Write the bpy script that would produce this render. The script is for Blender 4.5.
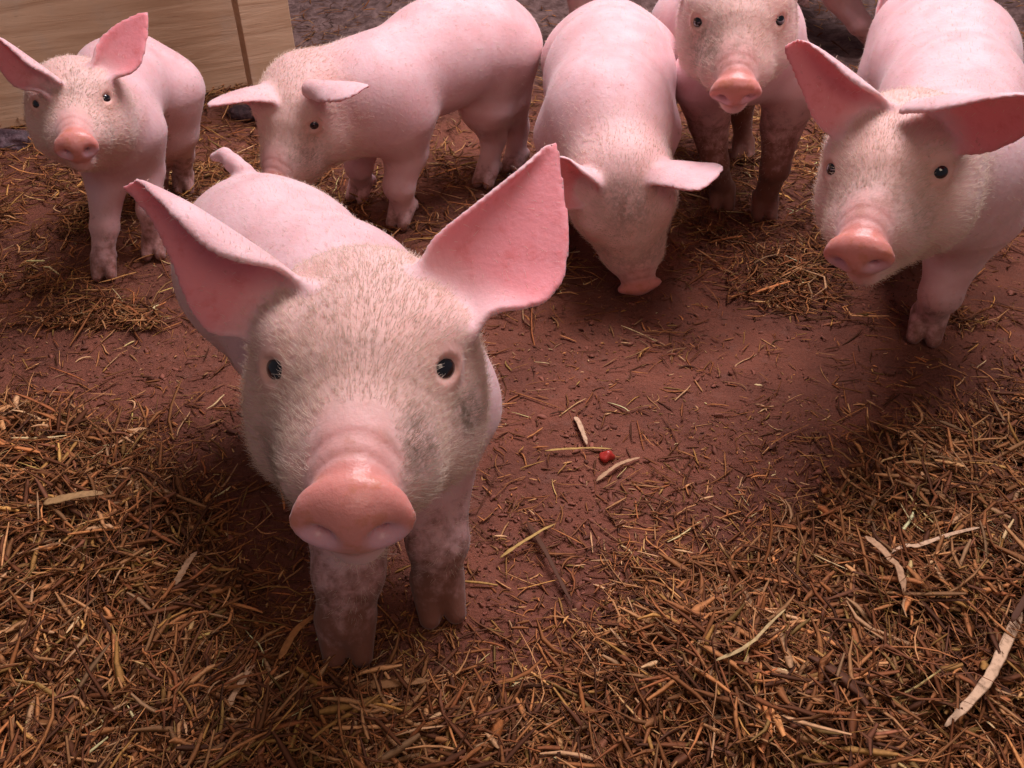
import bpy, math, random
import numpy as np
from mathutils import Vector, Matrix
from mathutils.kdtree import KDTree

for o in list(bpy.data.objects):
    bpy.data.objects.remove(o)
SC = bpy.context.scene
COL = SC.collection
rng = np.random.default_rng(7)
R = math.radians

# ------------------------------------------------------------------ camera
FPX, PITCH, CAMH = 900.0, R(38), 0.60
cam_d = bpy.data.cameras.new('camera')
cam_d.sensor_width = 36.0
cam_d.lens = FPX / 1024 * 36.0
cam_d.clip_start = 0.01
cam = bpy.data.objects.new('camera', cam_d)
cam.location = (0, 0, CAMH)
cam.rotation_euler = (R(90) - PITCH, 0, 0)
COL.objects.link(cam)
SC.camera = cam

# ------------------------------------------------------------------ world, lamps, exposure
W = bpy.data.worlds.new('world')
SC.world = W
W.use_nodes = True
bg = W.node_tree.nodes['Background']
bg.inputs[0].default_value = (0.86, 0.74, 0.84, 1)
bg.inputs[1].default_value = 0.125
def area(name, loc, target, size, sizey, power, col):
    l = bpy.data.lights.new(name, 'AREA')
    l.shape = 'RECTANGLE'; l.size = size; l.size_y = sizey
    l.energy = power; l.color = col
    o = bpy.data.objects.new(name, l)
    o.location = loc
    o.rotation_euler = (Vector(target) - Vector(loc)).to_track_quat('-Z', 'Y').to_euler()
    COL.objects.link(o)
    return o
area('overhead_soft_lamp', (0.36, 1.36, 1.95), (0.1, 0.90, 0), 1.2, 0.9, 56, (1.0, 0.89, 0.94))  # added lamp above the frame: bright pool in the middle, darker corners
area('warm_fill_lamp', (0.55, -0.9, 1.7), (0.05, 0.55, 0.15), 0.9, 0.9, 7.5, (1.0, 0.74, 0.58))  # unseen warm fill added behind the camera to lift faces and straw
SC.view_settings.view_transform = 'Standard'
SC.view_settings.look = 'None'
SC.view_settings.gamma = 1
SC.view_settings.use_curve_mapping = False
SC.view_settings.exposure = 0.0

# ------------------------------------------------------------------ helpers
_c, _s = math.cos(PITCH), math.sin(PITCH)
FW = np.array([0, _c, -_s]); UP = np.array([0, _s, _c]); RT = np.array([1., 0, 0]); CC = np.array([0, 0, CAMH])
def at(px, py, z=None, dist=None):
    """world point seen at a pixel of the photograph, at height z or at a distance"""
    v = FW * FPX + RT * (px - 512) + UP * (384 - py)
    if z is not None:
        return CC + v * (z - CAMH) / v[2]
    return CC + v / np.linalg.norm(v) * dist
def project(P):
    d = P - CC
    z = d @ FW
    return 512 + FPX * (d @ RT) / z, 384 - FPX * (d @ UP) / z, z

def tag(o, label=None, cat=None, group=None, kind=None):
    if label: o['label'] = label
    if cat: o['category'] = cat
    if group: o['group'] = group
    if kind: o['kind'] = kind
    return o
def mesh_obj(name, V, Fc, mat, parent=None, smooth=True):
    me = bpy.data.meshes.new(name)
    V = np.asarray(V, dtype=np.float32)
    Fc = np.asarray(Fc)
    me.vertices.add(len(V)); me.vertices.foreach_set('co', V.ravel())
    n, k = Fc.shape
    me.loops.add(n * k); me.loops.foreach_set('vertex_index', Fc.astype(np.int32).ravel())
    me.polygons.add(n)
    me.polygons.foreach_set('loop_start', np.arange(0, n * k, k, dtype=np.int32))
    me.update(calc_edges=True)
    me.validate()
    if smooth: me.polygons.foreach_set('use_smooth', np.ones(len(me.polygons), dtype=bool))
    o = bpy.data.objects.new(name, me)
    COL.objects.link(o)
    if mat: me.materials.append(mat)
    if parent: o.parent = parent
    return o
def vattr(o, name, arr, typ='FLOAT'):
    a = o.data.attributes.new(name, typ, 'POINT')
    if typ == 'FLOAT': a.data.foreach_set('value', np.asarray(arr, dtype=np.float32).ravel())
    else: a.data.foreach_set('color', np.asarray(arr, dtype=np.float32).ravel())

def smoothstep(a, b, x):
    t = np.clip((x - a) / (b - a), 0, 1)
    return t * t * (3 - 2 * t)
_perm = np.random.default_rng(3).random((256, 256)).astype(np.float32)
def vnoise(x, y):
    xi = np.floor(x).astype(int); yi = np.floor(y).astype(int)
    fx = x - xi; fy = y - yi
    fx = fx * fx * (3 - 2 * fx); fy = fy * fy * (3 - 2 * fy)
    a = _perm[xi % 256, yi % 256]; b = _perm[(xi + 1) % 256, yi % 256]
    c = _perm[xi % 256, (yi + 1) % 256]; d = _perm[(xi + 1) % 256, (yi + 1) % 256]
    return (a * (1 - fx) + b * fx) * (1 - fy) + (c * (1 - fx) + d * fx) * fy - 0.5
def fbm(x, y, f, n=4):
    s = 0; a = 1.0
    for i in range(n):
        s = s + a * vnoise(x * f + 17 * i, y * f + 31 * i); f *= 2.03; a *= 0.5
    return s

# ------------------------------------------------------------------ materials
def mat(name):
    m = bpy.data.materials.new(name); m.use_nodes = True
    nt = m.node_tree
    return m, nt, nt.nodes['Principled BSDF']
def nd(nt, typ, **kw):
    n = nt.nodes.new(typ)
    for k, v in kw.items():
        if k.startswith('i_'):
            key = k[2:]
            n.inputs[int(key) if key.isdigit() else key].default_value = v
        else: setattr(n, k, v)
    return n
def mixc(nt, fac, a, b, mode='MIX'):
    n = nt.nodes.new('ShaderNodeMix'); n.data_type = 'RGBA'; n.blend_type = mode
    for s, v in ((0, fac), (6, a), (7, b)):
        if hasattr(v, 'links') or isinstance(v, bpy.types.NodeSocket): nt.links.new(v, n.inputs[s])
        elif s == 0: n.inputs[0].default_value = v
        else: n.inputs[s].default_value = (*v, 1)
    return n.outputs[2]
def mmath(nt, op, a, b=0.0, clamp=False):
    n = nt.nodes.new('ShaderNodeMath'); n.operation = op; n.use_clamp = clamp
    for i, v in enumerate((a, b)):
        if isinstance(v, bpy.types.NodeSocket): nt.links.new(v, n.inputs[i])
        else: n.inputs[i].default_value = v
    return n.outputs[0]
def noise(nt, scale, detail=4, rough=0.6, vec=None, dist=0.0):
    n = nd(nt, 'ShaderNodeTexNoise', i_Scale=scale, i_Detail=detail, i_Roughness=rough, i_Distortion=dist)
    if vec is None: vec = nd(nt, 'ShaderNodeTexCoord').outputs['Object']
    nt.links.new(vec, n.inputs['Vector'])
    return n.outputs['Fac']
def ramp(nt, fac, a, b):
    n = nd(nt, 'ShaderNodeMapRange', i_1=a, i_2=b); n.interpolation_type = 'SMOOTHSTEP'
    nt.links.new(fac, n.inputs[0]); return n.outputs[0]
def attr(nt, name):
    return nd(nt, 'ShaderNodeAttribute', attribute_name=name).outputs

def pig_skin():
    m, nt, p = mat('piglet_skin')
    raw, mud, stain, fold = (attr(nt, q)['Fac'] for q in ('raw', 'mud', 'stain', 'fold'))
    n1 = noise(nt, 22, 4, .6); n2 = noise(nt, 90, 4, .65); n3 = noise(nt, 300, 3, .6)
    base = mixc(nt, ramp(nt, n1, .3, .7), (.83, .555, .575), (.74, .42, .43))
    base = mixc(nt, mmath(nt, 'MULTIPLY', raw, 1.0, True), base, (.68, .235, .185))
    rawm = mmath(nt, 'MULTIPLY', raw, mmath(nt, 'MULTIPLY', ramp(nt, n2, .50, .66), .6))
    base = mixc(nt, rawm, base, (.56, .19, .09))
    base = mixc(nt, attr(nt, 'inner')['Fac'], base, (.80, .235, .26))
    base = mixc(nt, mmath(nt, 'MULTIPLY', attr(nt, 'inner')['Fac'], mmath(nt, 'MULTIPLY', ramp(nt, n2, .5, .75), .6)), base, (.66, .13, .13))
    face = mmath(nt, 'MULTIPLY', attr(nt, 'cream')['Fac'], .65)
    base = mixc(nt, face, base, (.74, .48, .37))
    st = mmath(nt, 'MULTIPLY', stain, ramp(nt, mmath(nt, 'ADD', mmath(nt, 'MULTIPLY', n2, .6), mmath(nt, 'MULTIPLY', n3, .4)), .38, .62), True)
    base = mixc(nt, mmath(nt, 'MULTIPLY', st, .9, True), base, (.15, .10, .065))
    spk = ramp(nt, noise(nt, 55, 5, .7), .64, .72)
    base = mixc(nt, mmath(nt, 'MULTIPLY', spk, .45), base, (.36, .17, .11))
    sp2 = ramp(nt, noise(nt, 170, 3, .6), .70, .76)
    base = mixc(nt, mmath(nt, 'MULTIPLY', sp2, mmath(nt, 'ADD', .15, mmath(nt, 'MULTIPLY', face, .8))), base, (.20, .10, .06))
    mm = mmath(nt, 'ADD', mud, mmath(nt, 'MULTIPLY', mmath(nt, 'SUBTRACT', n2, .5), 1.6))
    mm = mmath(nt, 'MULTIPLY', ramp(nt, mm, .40, 1.15), ramp(nt, mud, .02, .2))
    base = mixc(nt, mmath(nt, 'MULTIPLY', mud, .5, True), base, (.36, .13, .075))
    base = mixc(nt, mmath(nt, 'MULTIPLY', mm, .9), base, (.18, .062, .034))
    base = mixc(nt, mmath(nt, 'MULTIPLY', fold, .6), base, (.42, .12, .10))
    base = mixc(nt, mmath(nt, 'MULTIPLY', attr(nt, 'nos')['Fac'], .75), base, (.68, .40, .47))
    nt.links.new(base, p.inputs['Base Color'])
    p.inputs['Subsurface Weight'].default_value = .25
    p.inputs['Subsurface Radius'].default_value = (1, .3, .2)
    p.inputs['Subsurface Scale'].default_value = .008
    rg = nd(nt, 'ShaderNodeMapRange', i_3=.62, i_4=.38); nt.links.new(raw, rg.inputs[0])
    wet = attr(nt, 'wet')['Fac']
    nt.links.new(mmath(nt, 'SUBTRACT', rg.outputs[0], mmath(nt, 'MULTIPLY', wet, mmath(nt, 'MULTIPLY', n1, .20))), p.inputs['Roughness'])
    p.inputs['Specular IOR Level'].default_value = .35
    p.inputs['Sheen Weight'].default_value = .18
    p.inputs['Sheen Roughness'].default_value = .5
    b = nd(nt, 'ShaderNodeBump', i_Strength=.35, i_Distance=.0015)
    nt.links.new(mmath(nt, 'ADD', n2, mmath(nt, 'MULTIPLY', n3, .6)), b.inputs['Height'])
    nt.links.new(b.outputs[0], p.inputs['Normal'])
    return m
def simple(name, col, rough=.5, spec=.5, **kw):
    m, nt, p = mat(name)
    p.inputs['Base Color'].default_value = (*col, 1)
    p.inputs['Roughness'].default_value = rough
    p.inputs['Specular IOR Level'].default_value = spec
    return m
def eye_mat():
    m, nt, p = mat('wet_eye')
    tc = nd(nt, 'ShaderNodeTexCoord').outputs['Object']
    sx = nd(nt, 'ShaderNodeSeparateXYZ'); nt.links.new(tc, sx.inputs[0])
    f = ramp(nt, sx.outputs['X'], .55, .8)
    c = mixc(nt, f, (.035, .03, .045), (.006, .006, .010))
    nt.links.new(c, p.inputs['Base Color'])
    p.inputs['Roughness'].default_value = .08
    p.inputs['Coat Weight'].default_value = 1.0
    return m
def hair_mat():
    m, nt, p = mat('bristle_hair')
    nt.links.new(mixc(nt, attr(nt, 'dirt')['Fac'], (.80, .65, .53), (.13, .105, .065)), p.inputs['Base Color'])
    p.inputs['Roughness'].default_value = .45
    p.inputs['Specular IOR Level'].default_value = .4
    tr = nd(nt, 'ShaderNodeBsdfTranslucent'); tr.inputs[0].default_value = (.85, .72, .62, 1)
    mx = nd(nt, 'ShaderNodeMixShader', i_0=.35)
    nt.links.new(p.outputs[0], mx.inputs[1]); nt.links.new(tr.outputs[0], mx.inputs[2])
    nt.links.new(mx.outputs[0], nt.nodes['Material Output'].inputs[0])
    return m
def straw_mat():
    m, nt, p = mat('straw')
    c = attr(nt, 'tone')['Color']
    n = noise(nt, 260, 3, .6)
    c2 = mixc(nt, mmath(nt, 'MULTIPLY', ramp(nt, n, .4, .75), .45), c, (.10, .045, .02))
    nt.links.new(c2, p.inputs['Base Color'])
    p.inputs['Roughness'].default_value = .68
    p.inputs['Specular IOR Level'].default_value = .22
    return m
def soil_mat():
    m, nt, p = mat('trodden_soil')
    litter, far = attr(nt, 'litter')['Fac'], attr(nt, 'far')['Fac']
    n1 = noise(nt, 6, 6, .65); n2 = noise(nt, 45, 6, .7); n3 = noise(nt, 220, 5, .7)
    c = mixc(nt, ramp(nt, n1, .35, .65), (.31, .104, .062), (.19, .064, .040))
    c = mixc(nt, mmath(nt, 'MULTIPLY', ramp(nt, n2, .5, .75), .6), c, (.26, .12, .088))
    c = mixc(nt, mmath(nt, 'MULTIPLY', ramp(nt, n3, .6, .75), .45), c, (.32, .17, .12))
    c = mixc(nt, mmath(nt, 'MULTIPLY', ramp(nt, n3, .42, .3), .6), c, (.085, .032, .026))
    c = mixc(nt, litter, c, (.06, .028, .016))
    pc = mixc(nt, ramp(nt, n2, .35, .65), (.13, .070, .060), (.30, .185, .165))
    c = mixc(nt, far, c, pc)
    nt.links.new(c, p.inputs['Base Color'])
    p.inputs['Roughness'].default_value = .78
    p.inputs['Specular IOR Level'].default_value = .3
    b = nd(nt, 'ShaderNodeBump', i_Strength=1.0, i_Distance=.012)
    nt.links.new(mmath(nt, 'ADD', n2, mmath(nt, 'MULTIPLY', n3, .5)), b.inputs['Height'])
    nt.links.new(b.outputs[0], p.inputs['Normal'])
    return m
def wood_mat(name, a, b_, stain):
    m, nt, p = mat(name)
    tc = nd(nt, 'ShaderNodeTexCoord').outputs['Object']
    mp = nd(nt, 'ShaderNodeMapping'); mp.inputs['Scale'].default_value = (3, 3, 38)
    nt.links.new(tc, mp.inputs[0])
    g = noise(nt, 1.4, 6, .65, mp.outputs[0], .6)
    n = noise(nt, 9, 5, .65)
    c = mixc(nt, ramp(nt, g, .35, .7), a, b_)
    c = mixc(nt, mmath(nt, 'MULTIPLY', ramp(nt, n, .5, .72), .6), c, stain)
    g2 = noise(nt, 6, 4, .7, mp.outputs[0])
    c = mixc(nt, mmath(nt, 'MULTIPLY', ramp(nt, g2, .62, .75), .6), c, (.17, .08, .035))
    nt.links.new(c, p.inputs['Base Color'])
    p.inputs['Roughness'].default_value = .75
    b = nd(nt, 'ShaderNodeBump', i_Strength=.5, i_Distance=.003)
    nt.links.new(g, b.inputs['Height']); nt.links.new(b.outputs[0], p.inputs['Normal'])
    return m
M_SKIN = pig_skin(); M_EYE = eye_mat(); M_HAIR = hair_mat(); M_STRAW = straw_mat(); M_SOIL = soil_mat()
M_HOOF = simple('muddy_hoof', (.10, .045, .035), .6)

# ------------------------------------------------------------------ ground heights
def poly_sd(P, x, y):
    """signed distance to a polygon on the ground, positive inside"""
    d = np.full(x.shape, 1e9); ins = np.zeros(x.shape, dtype=bool)
    n = len(P)
    for i in range(n):
        ax, ay = P[i]; bx, by = P[(i + 1) % n]
        ex, ey = bx - ax, by - ay
        t = np.clip(((x - ax) * ex + (y - ay) * ey) / (ex * ex + ey * ey), 0, 1)
        d = np.minimum(d, np.hypot(x - ax - t * ex, y - ay - t * ey))
        cross = (ay > y) != (by > y)
        with np.errstate(divide='ignore', invalid='ignore'):
            xi = ax + (y - ay) / (by - ay + 1e-12) * ex
        ins ^= cross & (x < xi)
    return np.where(ins, d, -d)
def gp(pts): return [tuple(at(a, b, 0)[:2]) for a, b in pts]
P_LEFT = gp([(-260, 395), (0, 400), (90, 420), (165, 450), (205, 530), (225, 610), (290, 672), (420, 690), (520, 715), (545, 800), (545, 1000), (-300, 1000)])
P_RIGHT = gp([(1300, 330), (1010, 405), (915, 425), (860, 470), (800, 515), (765, 560), (690, 600), (610, 640), (560, 700), (545, 800), (545, 1000), (1300, 1000)])
def mounds(x, y):
    wob = fbm(x, y, 14, 3) * .035
    return poly_sd(P_LEFT, x, y) + wob, poly_sd(P_RIGHT, x, y) + wob
def height(x, y, sd=None):
    l, r = sd if sd is not None else mounds(x, y)
    lump = fbm(x, y, 9, 4)
    h = smoothstep(-.02, .10, l) * (.022 + .040 * lump + .010 * vnoise(x * 30, y * 30)) + smoothstep(-.02, .10, r) * (.032 + .055 * lump + .012 * vnoise(x * 30, y * 30))
    h = h + fbm(x + 5, y, 5, 3) * .006 + fbm(x, y + 9, 40, 3) * .0025
    far = smoothstep(1.75, 2.3, y)
    return h + far * (.05 + .10 * fbm(x, y, 4, 4)) + smoothstep(1.1, 1.5, y) * fbm(x, y, 12, 3) * .018
def ground():
    ys = np.concatenate([np.arange(.0, 1.3, .005), np.arange(1.3, 2.2, .009), np.arange(2.2, 4.2, .03)])
    xs = np.concatenate([np.arange(-2.6, -.95, .03), np.arange(-.95, .95, .006), np.arange(.95, 2.6, .03)])
    X, Y = np.meshgrid(xs, ys)
    sd = mounds(X, Y)
    Z = height(X, Y, sd)
    V = np.stack([X, Y, Z], -1).reshape(-1, 3)
    nx, ny = len(xs), len(ys)
    i = (np.arange(ny - 1)[:, None] * nx + np.arange(nx - 1)[None]).ravel()
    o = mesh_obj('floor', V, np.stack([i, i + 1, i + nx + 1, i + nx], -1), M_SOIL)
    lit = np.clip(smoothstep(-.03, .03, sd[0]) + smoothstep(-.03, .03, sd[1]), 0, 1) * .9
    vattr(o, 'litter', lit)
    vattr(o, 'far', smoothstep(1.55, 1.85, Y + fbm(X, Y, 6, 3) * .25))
    tag(o, kind='structure')
ground()

# ------------------------------------------------------------------ straw
TONES = np.array([(.42, .195, .085), (.33, .14, .060), (.52, .29, .15), (.24, .090, .040), (.40, .23, .08), (.13, .050, .026), (.62, .40, .25), (.29, .19, .07), (.19, .08, .05)])
TW = np.array([.17, .19, .10, .20, .06, .15, .05, .03, .05])
def straw_mesh(name, base, ln, wd, yaw, tilt, curve, tone, nseg=4, flat=.22, parent=None):
    """base (n,3): each piece a bent three-sided splinter"""
    n = len(base)
    t = np.linspace(-.5, .5, nseg + 1)
    d = np.stack([np.cos(yaw) * np.cos(tilt), np.sin(yaw) * np.cos(tilt), np.sin(tilt)], -1)
    s = np.stack([-np.sin(yaw), np.cos(yaw), np.zeros(n)], -1)
    u = np.cross(d, s)
    roll = rng.uniform(-.7, .7, n)
    s2 = s * np.cos(roll)[:, None] + u * np.sin(roll)[:, None]
    u2 = np.cross(d, s2)
    cz = rng.uniform(-.4, .9, n) * curve; cs = rng.normal(0, 1, n) * curve
    ctr = base[:, None] + d[:, None] * (t[None, :, None] * ln[:, None, None]) \
        + s[:, None] * ((t ** 2 * 4)[None, :, None] * (cs * ln)[:, None, None]) + u[:, None] * ((t ** 2 * 4)[None, :, None] * (cz * ln)[:, None, None] * -.5) \
        + s[:, None] * (np.sin(t * 6)[None, :, None] * (rng.normal(0, .25, n) * curve * ln)[:, None, None])
    prof = np.clip(1.1 - (np.abs(t) * 2) ** 6 * .6, .2, 1)[None, :] * (1 + rng.uniform(-.3, .3, (n, nseg + 1)))
    w = wd[:, None] * prof
    flat = np.where(wd > .003, flat * .5, flat)[:, None, None]
    a = ctr + s2[:, None] * (w[..., None] * .5)
    b = ctr - s2[:, None] * (w[..., None] * .5)
    c = ctr + u2[:, None] * (w[..., None] * flat)
    V = np.stack([a, b, c], 2).reshape(-1, 3)
    k = 3 * (nseg + 1)
    fs = []
    for q in range(nseg):
        for e in range(3):
            f = (e + 1) % 3
            fs.append((q * 3 + e, q * 3 + f, (q + 1) * 3 + f, (q + 1) * 3 + e))
    Fq = (np.array(fs)[None] + (np.arange(n) * k)[:, None, None]).reshape(-1, 4)
    o = mesh_obj(name, V, Fq, M_STRAW, parent, smooth=False)
    C = np.repeat(np.concatenate([tone, np.ones((n, 1))], 1), k, 0)
    vattr(o, 'tone', C, 'FLOAT_COLOR')
    return o
def tones(n, bright=1.0):
    c = TONES[rng.choice(len(TONES), n, p=TW / TW.sum())] * np.array([1.05, .93, .74])
    return np.clip(c * np.exp(rng.normal(-.16, .38, (n, 1))) * bright, 0, .8)
def scatter(N, dens, ylim=(60, 800), mx=60):
    """ground points evenly over the part of the pen in view, thinned by dens(x, y)"""
    px = rng.uniform(-mx, 1024 + mx, N); py = rng.uniform(ylim[0], ylim[1], N)
    v = FW[None] * FPX + RT[None] * (px - 512)[:, None] + UP[None] * (384 - py)[:, None]
    P = CC + v * (-CAMH / v[:, 2])[:, None]
    k = rng.random(N) < dens(P[:, 0], P[:, 1])
    return P[k]
def in_mound(x, y):
    l, r = mounds(x, y)
    return l, r
def bedding(name, which, N, label):
    def dens(x, y):
        l, r = in_mound(x, y)
        return smoothstep(-.03, .03, (l, r)[which]) 
    P = scatter(N, dens, (380, 930), 230)
    n = len(P)
    fine = rng.random(n) < .42
    chunk = rng.random(n) < .09
    ln = np.where(fine, rng.uniform(.012, .06, n), rng.gamma(3, .0105, n) + .008)
    wd = np.where(fine, rng.uniform(.0005, .0011, n), rng.uniform(.0013, .0042, n) * (1 + (rng.random(n) < .04) * .9))
    ln = np.where(chunk, rng.uniform(.016, .045, n), ln); wd = np.where(chunk, rng.uniform(.003, .0062, n), wd)
    layer = rng.random(n)
    h = height(P[:, 0], P[:, 1])
    clump = fbm(P[:, 0], P[:, 1], 28, 2)
    z = h + layer * (.013 + .012 * np.clip(clump, 0, 1)) + .001
    flow = vnoise(P[:, 0] * 9 + 4, P[:, 1] * 9) * 5
    yaw = flow + rng.normal(0, .9, n)
    tilt = rng.normal(0, .28, n) + np.where(fine, rng.normal(0, .25, n), 0)
    o = straw_mesh(name, np.c_[P[:, :2], z], ln, wd, yaw, tilt, np.where(chunk, .05, np.where(fine, 1.9, .7)) * rng.gamma(1.5, .11, n), tones(n, 1.0), 5)
    tag(o, label, 'straw', kind='stuff')
bedding('straw_bedding', 0, 48000, 'deep heap of shredded brown straw filling the lower left of the pen')
bedding('straw_bedding', 1, 48000, 'deep heap of shredded golden straw filling the lower right of the pen')
def dens_mid(x, y):
    l, r = in_mound(x, y)
    edge = np.exp(-np.clip(-np.maximum(l, r), 0, 9) / .045) * .9
    patch = smoothstep(.02, .35, fbm(x + 3, y, 7, 3)) * .5
    return np.clip(.13 + edge + patch, 0, 1) * (np.maximum(l, r) < .02) * (y < 1.06)
P = scatter(22000, dens_mid, (250, 760)); n = len(P)
straw_mesh_o = straw_mesh('scattered_straw', np.c_[P[:, :2], height(P[:, 0], P[:, 1]) + rng.uniform(.0005, .005, n)], rng.gamma(2.2, .0065, n) + .004,
    rng.uniform(.0006, .0024, n), rng.uniform(0, 6.3, n), rng.normal(0, .09, n), rng.gamma(1.3, .045, n), tones(n, 1.1), 4)
tag(straw_mesh_o, 'short bits of straw strewn over the bare red soil between the piglets', 'straw', kind='stuff')
def dens_back(x, y):
    a = smoothstep(.80, 1.22, y + fbm(x, y, 6, 3) * .55) ** .8 * (.22 + .78 * smoothstep(1.95, 1.5, y))
    side = .6 + .5 * smoothstep(-.25, -.45, x) + .5 * smoothstep(.2, .5, x)
    pt = .25 + .75 * smoothstep(-.15, .25, fbm(x, y + 7, 6, 3))
    return np.clip(a * side * pt, 0, 1)
P = scatter(80000, dens_back, (-10, 330), 130); n = len(P)
o = straw_mesh('trampled_straw', np.c_[P[:, :2], height(P[:, 0], P[:, 1]) + rng.uniform(.0005, .014, n)], rng.gamma(2.4, .010, n) + .006,
    rng.uniform(.0009, .0035, n), rng.uniform(0, 6.3, n), rng.normal(0, .2, n), rng.gamma(1.3, .1, n), tones(n, 1.05), 3)
tag(o, 'trampled yellow straw covering the ground under and behind the far piglets', 'straw', kind='stuff')

P = scatter(26000, lambda x, y: (.25 + .75 * smoothstep(-.2, .3, fbm(x, y, 10, 3))) * (y < 1.5), (120, 760)); n = len(P)
o = straw_mesh('straw_chaff', np.c_[P[:, :2], height(P[:, 0], P[:, 1]) + rng.uniform(.0, .002, n)], rng.uniform(.0015, .006, n),
    rng.uniform(.0006, .0020, n), rng.uniform(0, 6.3, n), rng.normal(0, .2, n), np.full(n, .05), tones(n, 1.0), 2)
tag(o, 'fine chaff and grit trodden into the red soil', 'chaff', kind='stuff')

P = scatter(15000, lambda x, y: (.15 + .85 * smoothstep(-.1, .35, fbm(x + 2, y, 14, 3))) * (y < 1.5) * (np.maximum(*in_mound(x, y)) < .03), (120, 760)); n = len(P)
w_ = rng.gamma(2.0, .0011, n) + .001
st_ = np.array([.25, .088, .058]) * rng.uniform(.5, 1.25, (n, 1))
o = straw_mesh('soil_crumbs', np.c_[P[:, :2], height(P[:, 0], P[:, 1]) + .0003], w_ * rng.uniform(1, 1.6, n), w_, rng.uniform(0, 6.3, n), rng.normal(0, .3, n), np.full(n, .1), st_, 3, flat=.6)
tag(o, 'crumbs of red soil lying loose on the trodden ground', 'soil', kind='stuff')

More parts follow.
